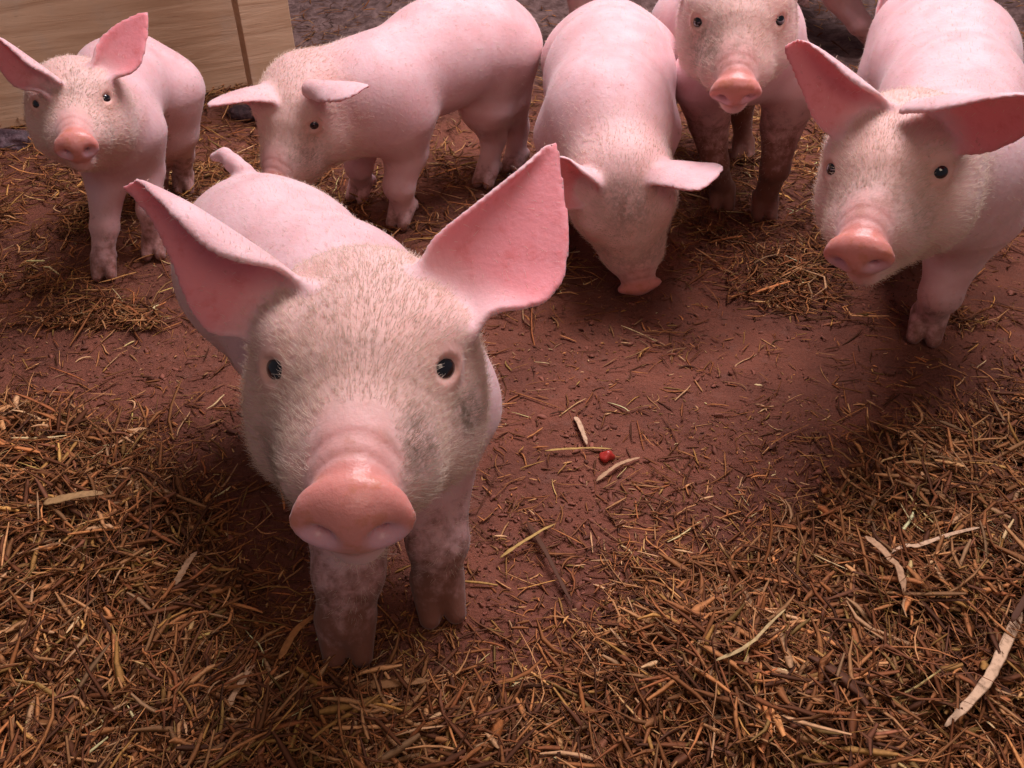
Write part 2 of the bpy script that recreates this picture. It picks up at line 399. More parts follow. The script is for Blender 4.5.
# ------------------------------------------------------------------ implicit surface engine
class Field:
    def __init__(s, lo, hi, res):
        s.lo = np.array(lo, float); s.res = res
        s.n = np.ceil((np.array(hi) - s.lo) / res).astype(int) + 1
        s.f = np.full(s.n, .2, dtype=np.float32)
        s.ax = [(s.lo[i] + np.arange(s.n[i]) * res).astype(np.float32) for i in range(3)]
    def win(s, lo, hi):
        a = np.clip(np.floor((np.array(lo) - s.lo) / s.res).astype(int), 0, s.n)
        b = np.clip(np.ceil((np.array(hi) - s.lo) / s.res).astype(int) + 1, 0, s.n)
        sl = tuple(slice(i, j) for i, j in zip(a, b))
        if any(i >= j for i, j in zip(a, b)): return None, None
        X = s.ax[0][sl[0]][:, None, None]; Y = s.ax[1][sl[1]][None, :, None]; Z = s.ax[2][sl[2]][None, None, :]
        return sl, (X, Y, Z)
    def add(s, sl, d, k):
        a = s.f[sl]
        h = np.clip(.5 + .5 * (a - d) / k, 0, 1)
        s.f[sl] = a * (1 - h) + d * h - k * h * (1 - h)
    def cut(s, sl, d, k):
        a = s.f[sl]
        h = np.clip(.5 - .5 * (a + d) / k, 0, 1)
        s.f[sl] = a * (1 - h) - d * h + k * h * (1 - h)
    def ell(s, c, r, M=None, k=.02, cut=False):
        c = np.asarray(c, float); r = np.asarray(r, float); m = max(r) + 2 * k + .01
        sl, g = s.win(c - m, c + m)
        if sl is None: return
        p = [g[i] - np.float32(c[i]) for i in range(3)]
        if M is not None: p = [p[0] * M[0][i] + p[1] * M[1][i] + p[2] * M[2][i] for i in range(3)]
        k0 = np.sqrt(sum((p[i] / r[i]) ** 2 for i in range(3))) + 1e-6
        k1 = np.sqrt(sum((p[i] / r[i] ** 2) ** 2 for i in range(3))) + 1e-6
        (s.cut if cut else s.add)(sl, k0 * (k0 - 1) / k1, k)
    def cone(s, a, b, ra, rb, k=.02, cut=False):
        a = np.asarray(a, float); b = np.asarray(b, float); m = max(ra, rb) + 2 * k + .01
        sl, g = s.win(np.minimum(a, b) - m, np.maximum(a, b) + m)
        if sl is None: return
        ba = b - a; L = ba @ ba + 1e-12
        p = [g[i] - np.float32(a[i]) for i in range(3)]
        h = np.clip((p[0] * ba[0] + p[1] * ba[1] + p[2] * ba[2]) / L, 0, 1)
        d = np.sqrt(sum((p[i] - ba[i] * h) ** 2 for i in range(3))) - (ra + (rb - ra) * h)
        (s.cut if cut else s.add)(sl, d, k)
    def chain(s, P, r, k=.02, **kw):
        for i in range(len(P) - 1): s.cone(P[i], P[i + 1], r[i], r[i + 1], k, **kw)
    def cloud(s, P, th, k, reach, cut=False):
        """distance to a dense cloud of points (a curved sheet or a line) less the thickness th"""
        m = reach + s.res * 2
        sl, g = s.win(P.min(0) - m, P.max(0) + m)
        if sl is None: return
        shp = tuple(q.stop - q.start for q in sl)
        D = np.full(shp, reach, dtype=np.float32).ravel()
        lo = np.array([s.ax[i][sl[i].start] for i in range(3)])
        q = int(math.ceil(reach / s.res))
        off = np.stack(np.meshgrid(*[np.arange(-q, q + 1)] * 3, indexing='ij'), -1).reshape(-1, 3)
        off = off[np.linalg.norm(off, axis=1) * s.res <= reach + s.res]
        for c0 in range(0, len(P), 1500):
            p = P[c0:c0 + 1500]; t = th[c0:c0 + 1500]
            I = np.round((p - lo) / s.res).astype(int)
            J = I[:, None] + off[None]
            ok = ((J >= 0) & (J < np.array(shp))).all(-1)
            dd = np.linalg.norm(J * s.res + lo - p[:, None], axis=-1) - t[:, None]
            idx = (J[..., 0] * shp[1] + J[..., 1]) * shp[2] + J[..., 2]
            idx = idx[ok]; dd = dd[ok].astype(np.float32)
            o = np.argsort(-dd, kind='stable')
            tmp = np.full(D.shape, reach, dtype=np.float32)
            tmp[idx[o]] = dd[o]
            D = np.minimum(D, tmp)
        (s.cut if cut else s.add)(sl, D.reshape(shp), k)
    def mesh(s):
        f = s.f; n = s.n
        sg = f < 0
        c = sg[:-1, :-1, :-1].astype(np.int8)
        cnt = np.zeros(tuple(n - 1), dtype=np.int8)
        for dx in (0, 1):
            for dy in (0, 1):
                for dz in (0, 1):
                    cnt += sg[dx:n[0] - 1 + dx, dy:n[1] - 1 + dy, dz:n[2] - 1 + dz]
        act = (cnt > 0) & (cnt < 8)
        I = np.argwhere(act)
        ids = np.full(act.shape, -1, dtype=np.int32); ids[act] = np.arange(len(I))
        acc = np.zeros((len(I), 3)); num = np.zeros(len(I))
        cor = [(0, 0, 0), (1, 0, 0), (0, 1, 0), (1, 1, 0), (0, 0, 1), (1, 0, 1), (0, 1, 1), (1, 1, 1)]
        vals = {q: f[I[:, 0] + q[0], I[:, 1] + q[1], I[:, 2] + q[2]] for q in cor}
        for a in cor:
            for ax in range(3):
                if a[ax]: continue
                b = list(a); b[ax] = 1; b = tuple(b)
                va, vb = vals[a], vals[b]
                x = (va < 0) != (vb < 0)
                t = np.where(x, va / np.where(x, va - vb, 1), 0)
                p = np.tile(np.array(a, float), (len(I), 1)); p[:, ax] = t
                acc += p * x[:, None]; num += x
        V = s.lo + (I + acc / num[:, None]) * s.res
        Q = []
        for ax in range(3):
            u, v = [(1, 2), (2, 0), (0, 1)][ax]
            sa = [slice(None)] * 3; sb = [slice(None)] * 3
            sa[ax] = slice(0, n[ax] - 1); sb[ax] = slice(1, n[ax])
            A = sg[tuple(sa)]; B = sg[tuple(sb)]
            E = np.argwhere(A != B)
            E = E[(E[:, u] > 0) & (E[:, v] > 0) & (E[:, u] < n[u] - 1) & (E[:, v] < n[v] - 1)]
            ins = A[E[:, 0], E[:, 1], E[:, 2]]
            def g(du, dv):
                K = E.copy(); K[:, u] -= du; K[:, v] -= dv
                return ids[K[:, 0], K[:, 1], K[:, 2]]
            q = np.stack([g(1, 1), g(0, 1), g(0, 0), g(1, 0)], -1)
            q[~ins] = q[~ins][:, ::-1]
            Q.append(q)
        Q = np.concatenate(Q); Q = Q[(Q >= 0).all(1)]
        e = np.concatenate([Q[:, [0, 1]], Q[:, [1, 2]], Q[:, [2, 3]], Q[:, [3, 0]]])
        e = np.unique(np.sort(e, 1), axis=0)
        deg = np.bincount(e.ravel(), minlength=len(V))[:, None]
        for lam in (.6, -.5, .6, -.5, .4):
            S = np.stack([np.bincount(e[:, 0], V[e[:, 1], i], len(V)) + np.bincount(e[:, 1], V[e[:, 0], i], len(V)) for i in range(3)], -1)
            V = V + lam * (S / np.maximum(deg, 1) - V)
        return V, Q
def vnormals(V, Q):
    fn = np.cross(V[Q[:, 2]] - V[Q[:, 0]], V[Q[:, 3]] - V[Q[:, 1]])
    N = np.stack([sum(np.bincount(Q[:, j], fn[:, i], len(V)) for j in range(4)) for i in range(3)], -1)
    return N / (np.linalg.norm(N, axis=1, keepdims=True) + 1e-12)
def rot(yaw, pitch, roll):
    y, q, r = R(yaw), R(pitch), R(roll)
    Rz = np.array([[math.cos(y), -math.sin(y), 0], [math.sin(y), math.cos(y), 0], [0, 0, 1]])
    Ry = np.array([[math.cos(q), 0, math.sin(q)], [0, 1, 0], [-math.sin(q), 0, math.cos(q)]])
    Rx = np.array([[1, 0, 0], [0, math.cos(r), -math.sin(r)], [0, math.sin(r), math.cos(r)]])
    return Rz @ Ry @ Rx

# ------------------------------------------------------------------ piglets
U5 = np.array([0, .15, .35, .6, .82, .95, 1.0])
def ear_sheet(base, tip, n, L, q_, win, wout, ain, aout, bend=0., twist=0., th=.0022, bside=0., step=.0012):
    """base point, direction to the tip, direction the inside faces; widths and curl of the two sides given along the ear"""
    t = tip / np.linalg.norm(tip)
    n = n - t * (n @ t); n /= np.linalg.norm(n)
    s = np.cross(t, n) * q_                 # 'in' is the leading edge, 'out' the trailing lobe
    P, N, T, UU = [], [], [], []
    def sm(u, w):
        return np.mean([np.interp(u + e, U5, w) for e in (-.06, -.03, 0, .03, .06)]) if u < .93 else np.interp(u, U5, w)
    nu = int(L / step) + 1
    for u in np.linspace(-.16, 1, nu):
        tw = R(twist) * u
        ss = s * math.cos(tw) + n * math.sin(tw); nn = n * math.cos(tw) - s * math.sin(tw)
        c = base + t * (u * L) + n * (bend * L * u * abs(u)) + s * (bside * L * u * abs(u))
        for sgn, w, a in ((-1, win, ain), (1, wout, aout)):
            wv = sm(u, w) * L; av = R(sm(u, a))
            m = max(2, int(wv / step) + 1)
            q = np.linspace(0, 1, m)
            if abs(av) < .02: off = q[:, None] * wv * sgn * ss[None]; nv = np.tile(nn, (m, 1))
            else:
                r = wv / av; th_ = q * av
                off = (np.sin(th_) * r * sgn)[:, None] * ss + ((1 - np.cos(th_)) * r)[:, None] * nn
                nv = np.cos(th_)[:, None] * nn - (np.sin(th_) * sgn)[:, None] * ss
            P.append(c + off); N.append(nv); UU.append(np.full(m, u))
            rim = np.clip(1.15 - .3 * q, .8, 1.1)
            T.append(th * rim * (1.25 - .4 * u))
    return np.concatenate(P), np.concatenate(N), np.concatenate(T), base, t, np.concatenate(UU)

def front_leg(F, S, foot, f, s, k=1.0, bendf=0.0):
    f = np.array([f[0], f[1], 0.]); f /= np.linalg.norm(f); sd = np.array([-f[1], f[0], 0])
    S = np.asarray(S, float); foot = np.array([foot[0], foot[1], 0.0])
    z = np.array([0, 0, 1.])
    el = S * .68 + foot * .32 - f * .014 * s
    wr = S * .40 + foot * .60 + f * (.006 + bendf) * s; 
    fe = foot + z * .032 * s - f * .004 * s
    r = np.array([.046, .0300, .0195, .0165]) * s * k
    F.cone(S, el, r[0], r[1], .024 * s)
    F.chain([el, wr, fe], r[1:], .007 * s)
    F.cone(wr + f * .002, wr, r[2] * 1.05, r[2] * 1.05, .006)
    toes(F, fe, foot, f, sd, s, k)
def rear_leg(F, S, foot, f, s, k=1.0):
    f = np.array([f[0], f[1], 0.]); f /= np.linalg.norm(f); sd = np.array([-f[1], f[0], 0])
    S = np.asarray(S, float); foot = np.array([foot[0], foot[1], 0.0])
    z = np.array([0, 0, 1.])
    kn = S * .66 + foot * .34 + f * .012 * s
    hk = S * .36 + foot * .64 - f * .018 * s
    fe = foot + z * .030 * s - f * .006 * s
    F.cone(S, kn, .058 * s * k, .040 * s * k, .030 * s)
    F.chain([kn, hk, fe], [.040 * s * k, .0200 * s * k, .0160 * s * k], .010 * s)
    toes(F, fe, foot, f, sd, s, k)
def toes(F, fe, foot, f, sd, s, k):
    for q in (-1, 1):
        a = fe + sd * q * .007 * s
        b = foot + sd * q * .0105 * s + f * .015 * s + np.array([0, 0, .009 * s])
        F.cone(a, b, .0132 * s * k, .0090 * s, .004 * s)
        c = fe - f * .014 * s + sd * q * .012 * s
        F.cone(c, c + np.array([0, 0, -.010 * s]) - f * .004 * s, .006 * s, .004 * s, .005 * s)
    F.cone(foot + f * .030 * s + np.array([0, 0, .004]), foot + f * .006 * s + np.array([0, 0, .002]), .0026 * s, .0026 * s, .003, cut=True)

HAIR = 1
def piglet(spec):
    s = spec['s']; H = np.array(spec['head'][0]); HM = rot(*spec['head'][1]); res = spec['res']
    def h(x, y, z): return H + HM @ (np.array([x, y, z]) * s)
    allp = [h(.1, 0, -.05), h(-.05, 0, .05), h(0, .07, -.08), h(0, -.07, -.08)] + [np.array(p) for p, r in spec['spine']] + [np.array([*l[1][:2], 0]) for l in spec['legs']]
    ears = []
    for e in spec['ears']:
        if e is None: ears.append(None); continue
        if 'wtip' in e:
            eb = np.array(e['wbase']); et = np.array(e['wtip']) - eb; en = HM @ np.array(e['n'], float) if 'wn' not in e else np.array(e['wn'], float); eL = np.linalg.norm(et) 
        else: eb, et, en, eL = h(*e['base']), HM @ np.array(e['tip'], float), HM @ np.array(e['n'], float), e['L'] * s
        sh = ear_sheet(eb, et, en, eL,
                       e['q'], e['win'], e['wout'], e['ain'], e['aout'], e.get('bend', 0), e.get('twist', 0), max(.0021 * s, res * .95), e.get('bside', 0), res * .5)
        ears.append(sh); allp += [sh[0].min(0), sh[0].max(0)]
    if spec.get('tail'): allp += [np.array(p) for p in spec['tail']]
    allp = np.array(allp)
    lo = allp.min(0) - .10 * s; hi = allp.max(0) + .10 * s; lo[2] = -.012
    F = Field(lo, hi, res)
    # trunk
    sp = spec['spine']
    F.chain([np.array(p, float) for p, r in sp], [r for p, r in sp], .03)
    for c, r, yaw in spec.get('blobs', []):
        F.ell(c, r, rot(yaw, 0, 0), .03)
    # neck
    nk = sp[0]
    F.cone(h(-.055, 0, -.015), nk[0], .060 * s, nk[1] * .92, .03)
    F.cone(h(-.045, 0, -.050), np.array(nk[0]) + np.array([0, 0, -.02]), .050 * s, nk[1] * .8, .03)
    for l in spec['legs']:
        (front_leg if l[0] == 'f' else rear_leg)(F, *l[1:3][::-1], l[3], s * spec.get('legs_s', 1), *(l[4:]))
    # skull
    F.ell(h(-.046, 0, -.006), np.array([.060, .060, .050]) * s, HM, .02)
    F.ell(h(-.010, 0, .000), np.array([.040, .041, .036]) * s, HM, .02)
    for q in (-1, 1):
        F.ell(h(-.016, .036 * q, .012), np.array([.024, .020, .016]) * s, HM, .014 * s)
        F.ell(h(-.030, .036 * q, -.042), np.array([.048, .031, .040]) * s, HM, .020 * s)
        F.ell(h(.022, .024 * q, -.042), np.array([.036, .019, .025]) * s, HM, .016 * s)
    F.cone(h(.012, 0, -.020), h(.074, 0, -.042), .040 * s, .0215 * s, .016 * s)
    F.cone(h(-.03, 0, -.066), h(.060, 0, -.066), .036 * s, .0155 * s, .014 * s)
    # mouth line
    t = np.linspace(0, 1, 60)
    for q in (-1, 1):
        P = np.array([h(.080 - .085 * a, q * (.006 + .036 * a ** .6), -.0635 - .004 * math.sin(a * 3.0)) for a in t])
        F.cloud(P, np.full(len(P), .0012 * s), .004 * s, .010, cut=True)
    # snout disc: a thick plate with a rim, wider than the muzzle
    DM = HM @ rot(0, spec.get('disc', 8), 0)
    F.ell(h(.0835, 0, -.0445), np.array([.0085, .0290, .0186]) * s, DM, .004 * s)
    F.ell(h(.0815, 0, -.0375), np.array([.0075, .0255, .0150]) * s, DM, .003 * s)
    # wrinkles over the bridge
    if res < .0032:
        for i, (wx, wz, sp_) in enumerate([(.0715, -.0178, .95), (.0625, -.0125, .85), (.0530, -.0080, .7)]):
            a = np.linspace(-sp_, sp_, 70)
            P = np.array([h(wx + .002 * abs(b) ** 1.5, .0255 * math.sin(b) * 1.02, wz - .028 * (1 - math.cos(b))) for b in a])
            F.cloud(P, np.full(len(P), (-.0016, -.0020, -.0025)[i] * s), .007 * s, .009, cut=True)
    # nostrils
    for q in (-1, 1):
        n0 = h(.0920, .0162 * q, -.0495)
        F.ell(n0, np.array([.0074, .0095, .0058]) * s, DM @ rot(0, 0, 14 * q), .0040 * s, cut=True)
        F.ell(h(.085, .0125 * q, -.0475), np.array([.008, .0042, .0026]) * s, DM, .002 * s, cut=True)
    # eyes: socket, lids
    eyes = []
    for q in (-1, 1):
        out = HM @ np.array([.80, .54 * q, .22]); out /= np.linalg.norm(out)
        er = .0091 * s
        e0 = h(-.016, .0265 * q, -.006)
        ec = e0 + out * .012 * s
        for st in np.arange(.012, .05, .0005):            # walk outwards to the skin
            p_ = e0 + out * st * s; gi = tuple(np.round((p_ - F.lo) / F.res).astype(int))
            ec = p_
            if F.f[gi] > -.0005: break
        ctr = ec - out * er * .72
        F.cone(ctr, ctr, er * 1.22, er * 1.22, .009 * s)
        # eyelid opening: a slanted almond
        side = np.cross(HM @ np.array([0, 0, 1.]), out); side /= np.linalg.norm(side); upv = np.cross(out, side)
        M = np.stack([out, side, upv], 1)
        if not spec.get('closed'):
            F.ell(ctr + out * er * 1.25, np.array([.72 * er, er * .95, er * .78]), M, .0015 * s, cut=True)
        else:
            F.ell(ctr + out * er * 1.30, np.array([.35 * er, er * .86, er * .18]), M, .0022 * s, cut=True)
        eyes.append((ctr, er, M, q))
    # ears
    for sh in ears:
        if sh is None: continue
        F.cloud(sh[0], sh[2], .009 * s, .019)
    if spec.get('tail'):
        T = [np.array(p) for p in spec['tail']]
        F.chain(T, np.linspace(.0085, .004, len(T)) * s, .006)
    for fn in spec.get('extra', []): fn(F, h, HM, s)
    # flat soles
    V, Q = F.mesh()
    N = vnormals(V, Q)
    # masks
    L = ((V - H) @ HM) / s
    x, y, z = L.T
    hd = np.sqrt(((x + .01) / .11) ** 2 + (y / .08) ** 2 + ((z + .02) / .09) ** 2)
    raw = np.zeros(len(V)); cream = np.clip(1.5 - hd * 1.1, 0, 1)
    snout = smoothstep(.066, .078, x + .10 * (np.abs(y) < .05) * 0 - .06 * 0 + np.where(z > -.035, .10 * (z + .035) * 0, 0)) * (np.abs(y) < .045) * (z < .02) * (z > -.075)
    bridge = smoothstep(.038, .066, x) * smoothstep(.029, .012, np.abs(y)) * smoothstep(-.045, -.022, z) * .50
    raw = np.maximum(snout * .85 * smoothstep(.060, .080, x), bridge)
    chin = smoothstep(.02, .06, x) * smoothstep(-.062, -.072, z)
    raw *= (1 - chin * .7)
    cream *= 1 - np.clip(raw * 1.3, 0, 1)
    for ctr, er, M, q in eyes:
        d = np.linalg.norm(V - ctr, axis=1) / er
        raw = np.maximum(raw, smoothstep(2.6, 1.15, d) * .50)
    isear = np.zeros(len(V), dtype=np.int8); inner = np.zeros(len(V))
    for sh in ears:
        if sh is None: continue
        P = sh[0][::2]; NN = sh[1][::2]
        kd = KDTree(len(P))
        for i, p in enumerate(P): kd.insert(p, i)
        kd.balance()
        b0, b1 = P.min(0) - .012, P.max(0) + .012
        idx = np.where(((V > b0) & (V < b1)).all(1))[0]
        for i in idx:
            co, j, dist = kd.find(V[i])
            if dist < .0065 * s:
                w = float(np.clip(1 - dist / (.0065 * s), 0, 1)); w = min(1, w * 2.2)
                fc = float(N[i] @ NN[j])
                isear[i] = 1 if fc > 0 else 2
                cream[i] *= .25
                inner[i] = max(inner[i], w * float(np.clip(fc * 2.5 + .2, 0, 1)) * .85 * min(1, sh[5][j * 2] / .25 + .25))
    mudz = spec.get('mudz', .10)
    mud = np.clip(1 - V[:, 2] / mudz, 0, 1) ** .7
    mud = np.clip(mud * np.where(hd < 1.3, .25, 1) * spec.get('mudk', 1.0), 0, 1.2)
    stain = np.zeros(len(V))
    for c, r, a in spec.get('stains', []):
        stain = np.maximum(stain, a * np.exp(-(((L - np.array(c)) / np.array(r)) ** 2).sum(1)))
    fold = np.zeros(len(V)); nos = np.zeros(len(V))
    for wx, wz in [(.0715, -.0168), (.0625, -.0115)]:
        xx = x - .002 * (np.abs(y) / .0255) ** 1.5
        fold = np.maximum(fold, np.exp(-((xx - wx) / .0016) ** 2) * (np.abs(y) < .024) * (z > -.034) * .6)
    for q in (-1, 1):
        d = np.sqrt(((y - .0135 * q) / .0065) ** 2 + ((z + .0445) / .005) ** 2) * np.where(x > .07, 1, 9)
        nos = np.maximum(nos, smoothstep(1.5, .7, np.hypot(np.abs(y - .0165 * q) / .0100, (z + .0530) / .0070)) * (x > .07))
    root = bpy.data.objects.new('piglet', None); COL.objects.link(root)
    hips = np.mean([p for p, r in sp], 0)
    root.location = (hips[0], hips[1], 0)
    root.empty_display_size = .1
    off = np.array([hips[0], hips[1], 0])
    tag(root, spec['label'], 'piglet', 'piglets in the straw pen')
    body = mesh_obj('body', V - off, Q, M_SKIN, root)
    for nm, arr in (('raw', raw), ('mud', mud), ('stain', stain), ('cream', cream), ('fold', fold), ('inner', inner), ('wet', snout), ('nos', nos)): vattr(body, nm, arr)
    for ctr, er, M, q in eyes:
        if spec.get('closed'): continue
        th = np.linspace(0, math.pi, 13); ph = np.linspace(0, 2 * math.pi, 25)[:-1]
        vs = [(math.cos(a), math.sin(a) * math.cos(b), math.sin(a) * math.sin(b)) for a in th[1:-1] for b in ph]
        vs = [(1, 0, 0)] + vs + [(-1, 0, 0)]
        fc = []
        for i in range(len(th) - 3):
            for j in range(24):
                a = 1 + i * 24 + j; b = 1 + i * 24 + (j + 1) % 24
                fc.append((a, a + 24, b + 24, b))
        for j in range(24):
            fc.append((0, 0, 1 + j, 1 + (j + 1) % 24)); l = len(vs) - 1; e0 = l - 24
            fc.append((l, l, e0 + (j + 1) % 24, e0 + j))
        me = bpy.data.meshes.new('eye')
        me.from_pydata(vs, [], [tuple(dict.fromkeys(f)) for f in fc]); me.update()
        me.polygons.foreach_set('use_smooth', [True] * len(me.polygons))
        me.materials.append(M_EYE)
        eo = bpy.data.objects.new('eye', me); COL.objects.link(eo); eo.parent = root
        MM = Matrix([list(M[i]) for i in range(3)]).to_4x4()
        eo.matrix_local = Matrix.Translation(Vector(ctr - off)) @ MM @ Matrix.Diagonal((er, er, er, 1))
    # bristles
    nh = int(spec.get('hair', 0) * HAIR)
    if nh:
        A = np.linalg.norm(np.cross(V[Q[:, 2]] - V[Q[:, 0]], V[Q[:, 3]] - V[Q[:, 1]]), axis=1)
        ctrF = V[Q].mean(1)
        cf = cream[Q].mean(1); rf = raw[Q].mean(1); ef = isear[Q[:, 0]]
        wgt = A * (.12 + 1.7 * cf) * np.where((snout[Q[:, 0]] > .3) | (bridge[Q[:, 0]] > .22), .0, 1) * np.where(ef == 1, .25, np.where(ef == 2, .8, 1)) * (ctrF[:, 2] > .05)
        for ctr, er, M, q in eyes: wgt = wgt * (np.linalg.norm(ctrF - ctr, axis=1) > er * 1.75)
        view = (N[Q[:, 0]] * (CC - ctrF)).sum(1) > -.25 * np.linalg.norm(CC - ctrF, axis=1)
        wgt = wgt * np.where(view, 1, .25)
        pick = rng.choice(len(Q), nh, p=wgt / wgt.sum())
        bw = rng.random((nh, 2))
        q4 = Q[pick]
        P0 = (V[q4[:, 0]] * ((1 - bw[:, :1]) * (1 - bw[:, 1:])) + V[q4[:, 1]] * (bw[:, :1] * (1 - bw[:, 1:])) + V[q4[:, 2]] * (bw[:, :1] * bw[:, 1:]) + V[q4[:, 3]] * ((1 - bw[:, :1]) * bw[:, 1:]))
        n0 = N[q4[:, 0]]
        back = -HM[:, 0]
        rear = np.array(sp[-1][0]) - np.array(sp[0][0]); rear /= np.linalg.norm(rear)
        wh = np.clip(1.6 - hd[q4[:, 0]], 0, 1)[:, None]
        fl = back * wh + (rear + np.array([0, 0, -.5])) * (1 - wh)
        # face whorl: hair spreads outwards from the bridge
        fl = fl + (HM[:, 1][None] * (y[q4[:, 0]] * 10)[:, None] + HM[:, 2][None] * .25) * wh
        fl = fl - n0 * (fl * n0).sum(1, keepdims=True)
        fl /= np.linalg.norm(fl, axis=1, keepdims=True) + 1e-9
        fl = fl + rng.normal(0, .22, (nh, 3)); 
        ln = rng.uniform(.5, 1.1, nh) * (.0066 * s) * np.where(cream[q4[:, 0]] > .3, 1.0, .8)
        e_ = isear[q4[:, 0]]
        ln = np.where(e_ > 0, ln * .75, ln)
        lift = rng.uniform(.25, .6, nh)[:, None]
        p1 = P0 + (fl * .75 + n0 * lift) * (ln * .5)[:, None]
        p2 = P0 + (fl * 1.0 + n0 * lift * .75) * ln[:, None] + np.array([0, 0, -.0006])
        pts = np.stack([P0 - n0 * .0004, p1, p2], 1) - off
        wdt = spec.get('hw', .00016) * rng.uniform(.7, 1.3, nh)
        sidev = np.cross(fl, n0); sidev /= np.linalg.norm(sidev, axis=1, keepdims=True) + 1e-9
        a0 = pts[:, 0] + sidev * wdt[:, None]; b0 = pts[:, 0] - sidev * wdt[:, None]
        a1 = pts[:, 1] + sidev * wdt[:, None] * .8; b1 = pts[:, 1] - sidev * wdt[:, None] * .8
        dirt = np.clip(stain[q4[:, 0]] * 1.5 + .35 * (rng.random(nh) < .10), 0, 1) * np.clip(.95 + 2.0 * fbm(P0[:, 0] * 1.0 + P0[:, 2], P0[:, 1] + P0[:, 2], 60, 2), 0, 1)
        LP = []
        for ctr, er, M, q in eyes:                      # pale lashes fringing both lids
            for a in np.concatenate([rng.uniform(.15, math.pi - .15, 60), rng.uniform(math.pi + .5, 2 * math.pi - .5, 10)]):
                r0 = ctr + M @ np.array([er * .62, er * 1.05 * math.cos(a), er * .92 * math.sin(a)])
                dl = M @ np.array([.55, .55 * math.cos(a) + rng.normal(0, .15), .9 * math.sin(a) + .1]); dl /= np.linalg.norm(dl)
                l_ = rng.uniform(.45, .75) * er
                LP.append([r0, r0 + dl * l_ * .5, r0 + dl * l_ + np.array([0, 0, -.12 * l_])])
        if not spec.get('closed'):
            LP = np.array(LP) - off
            pts = np.concatenate([pts, LP]); wdt = np.concatenate([wdt, np.full(len(LP), spec.get('hw', .00016) * 1.6)])
        dirt = np.concatenate([dirt, np.zeros(len(pts) - len(dirt))])
        nh = len(pts)
        hc = bpy.data.hair_curves.new('bristles')
        hc.add_curves([3] * nh)
        hc.attributes['position'].data.foreach_set('vector', pts.astype(np.float32).ravel())
        ra = hc.attributes.new('radius', 'FLOAT', 'POINT') if 'radius' not in hc.attributes else hc.attributes['radius']
        ra.data.foreach_set('value', (np.stack([wdt, wdt * .8, wdt * .25], 1)).astype(np.float32).ravel())
        da = hc.attributes.new('dirt', 'FLOAT', 'POINT'); da.data.foreach_set('value', np.repeat(dirt, 3).astype(np.float32))
        hc.materials.append(M_HAIR)
        ho = bpy.data.objects.new('bristles', hc); COL.objects.link(ho); ho.parent = root
        tag(ho, kind='stuff')
    return root

BASE_EAR = dict(win=[.30, .34, .34, .27, .15, .06, .0], wout=[.30, .38, .42, .34, .20, .08, .0],
                ain=[120, 80, 45, 30, 20, 10, 5], aout=[120, 80, 45, 30, 20, 10, 5])
def ear(q, **kw):
    e = dict(BASE_EAR); e.update(q=q, base=(-.058, .040 * q, .030), tip=(-.30, .75 * q, .45), n=(.85, .15 * q, .2), L=.085)
    e.update(kw); return e
DEF_STAIN = [((.02, .03, -.03), (.02, .012, .012), .5), ((.0, 0, .03), (.03, .02, .02), .4)]
PIGS = {}
exec_order = []
#PIGSPECS
A = dict(s=1.0, res=.0021, head=((-.079, .379, .317), (-84.8, -16.1, -2.9)), hair=27000, hw=.000085,
    spine=[((-.090, .505, .210), .066), ((-.140, .585, .205), .073), ((-.200, .660, .203), .072), ((-.222, .700, .203), .066)],
    legs=[('f', at(350, 648, 0), (-.120, .500, .17), (.1, -1), 1.32), ('f', at(440, 608, 0), (-.062, .520, .17), (.25, -1), 1.18),
          ('r', (-.205, .69, 0), (-.235, .690, .18), (.4, -1)), ('r', (-.13, .72, 0), (-.185, .710, .18), (.4, -1))],
    tail=[at(244, 172, dist=.83), at(233, 163, dist=.84), at(225, 155, dist=.85), at(214, 157, dist=.855)],
    ears=[ear(-1, wbase=at(275, 300, dist=.505), wtip=at(122, 188, dist=.53), wn=(.15, -.85, .30), win=[.28, .46, .50, .42, .26, .12, 0], ain=[80, 130, 150, 140, 120, 80, 20],
              wout=[.26, .36, .30, .14, .03, .01, 0], aout=[60, 40, 20, 10, 5, 5, 5], bend=-.05),
          ear(1, wbase=at(455, 290, dist=.505), wtip=at(557, 142, dist=.53), wn=(-.25, -.85, .25), win=[.25, .27, .22, .16, .10, .05, 0], ain=[60, 60, 70, 90, 110, 80, 20],
              wout=[.28, .47, .47, .34, .15, .05, 0], aout=[60, 40, 25, 20, 10, 5, 5], bend=-.05)], mudz=.14, mudk=1.3,
    stains=[((.045, .026, -.03), (.018, .010, .016), 1.4), ((.002, .045, -.030), (.012, .02, .013), 1.5), ((.03, -.04, -.05), (.03, .03, .03), .7), ((.03, .0, .02), (.02, .03, .03), .2), ((0, 0, .04), (.03, .04, .03), .12), ((.06, 0, -.02), (.008, .03, .01), .5)],
    label='large pink piglet nearest the camera, looking up with its wet snout raised')
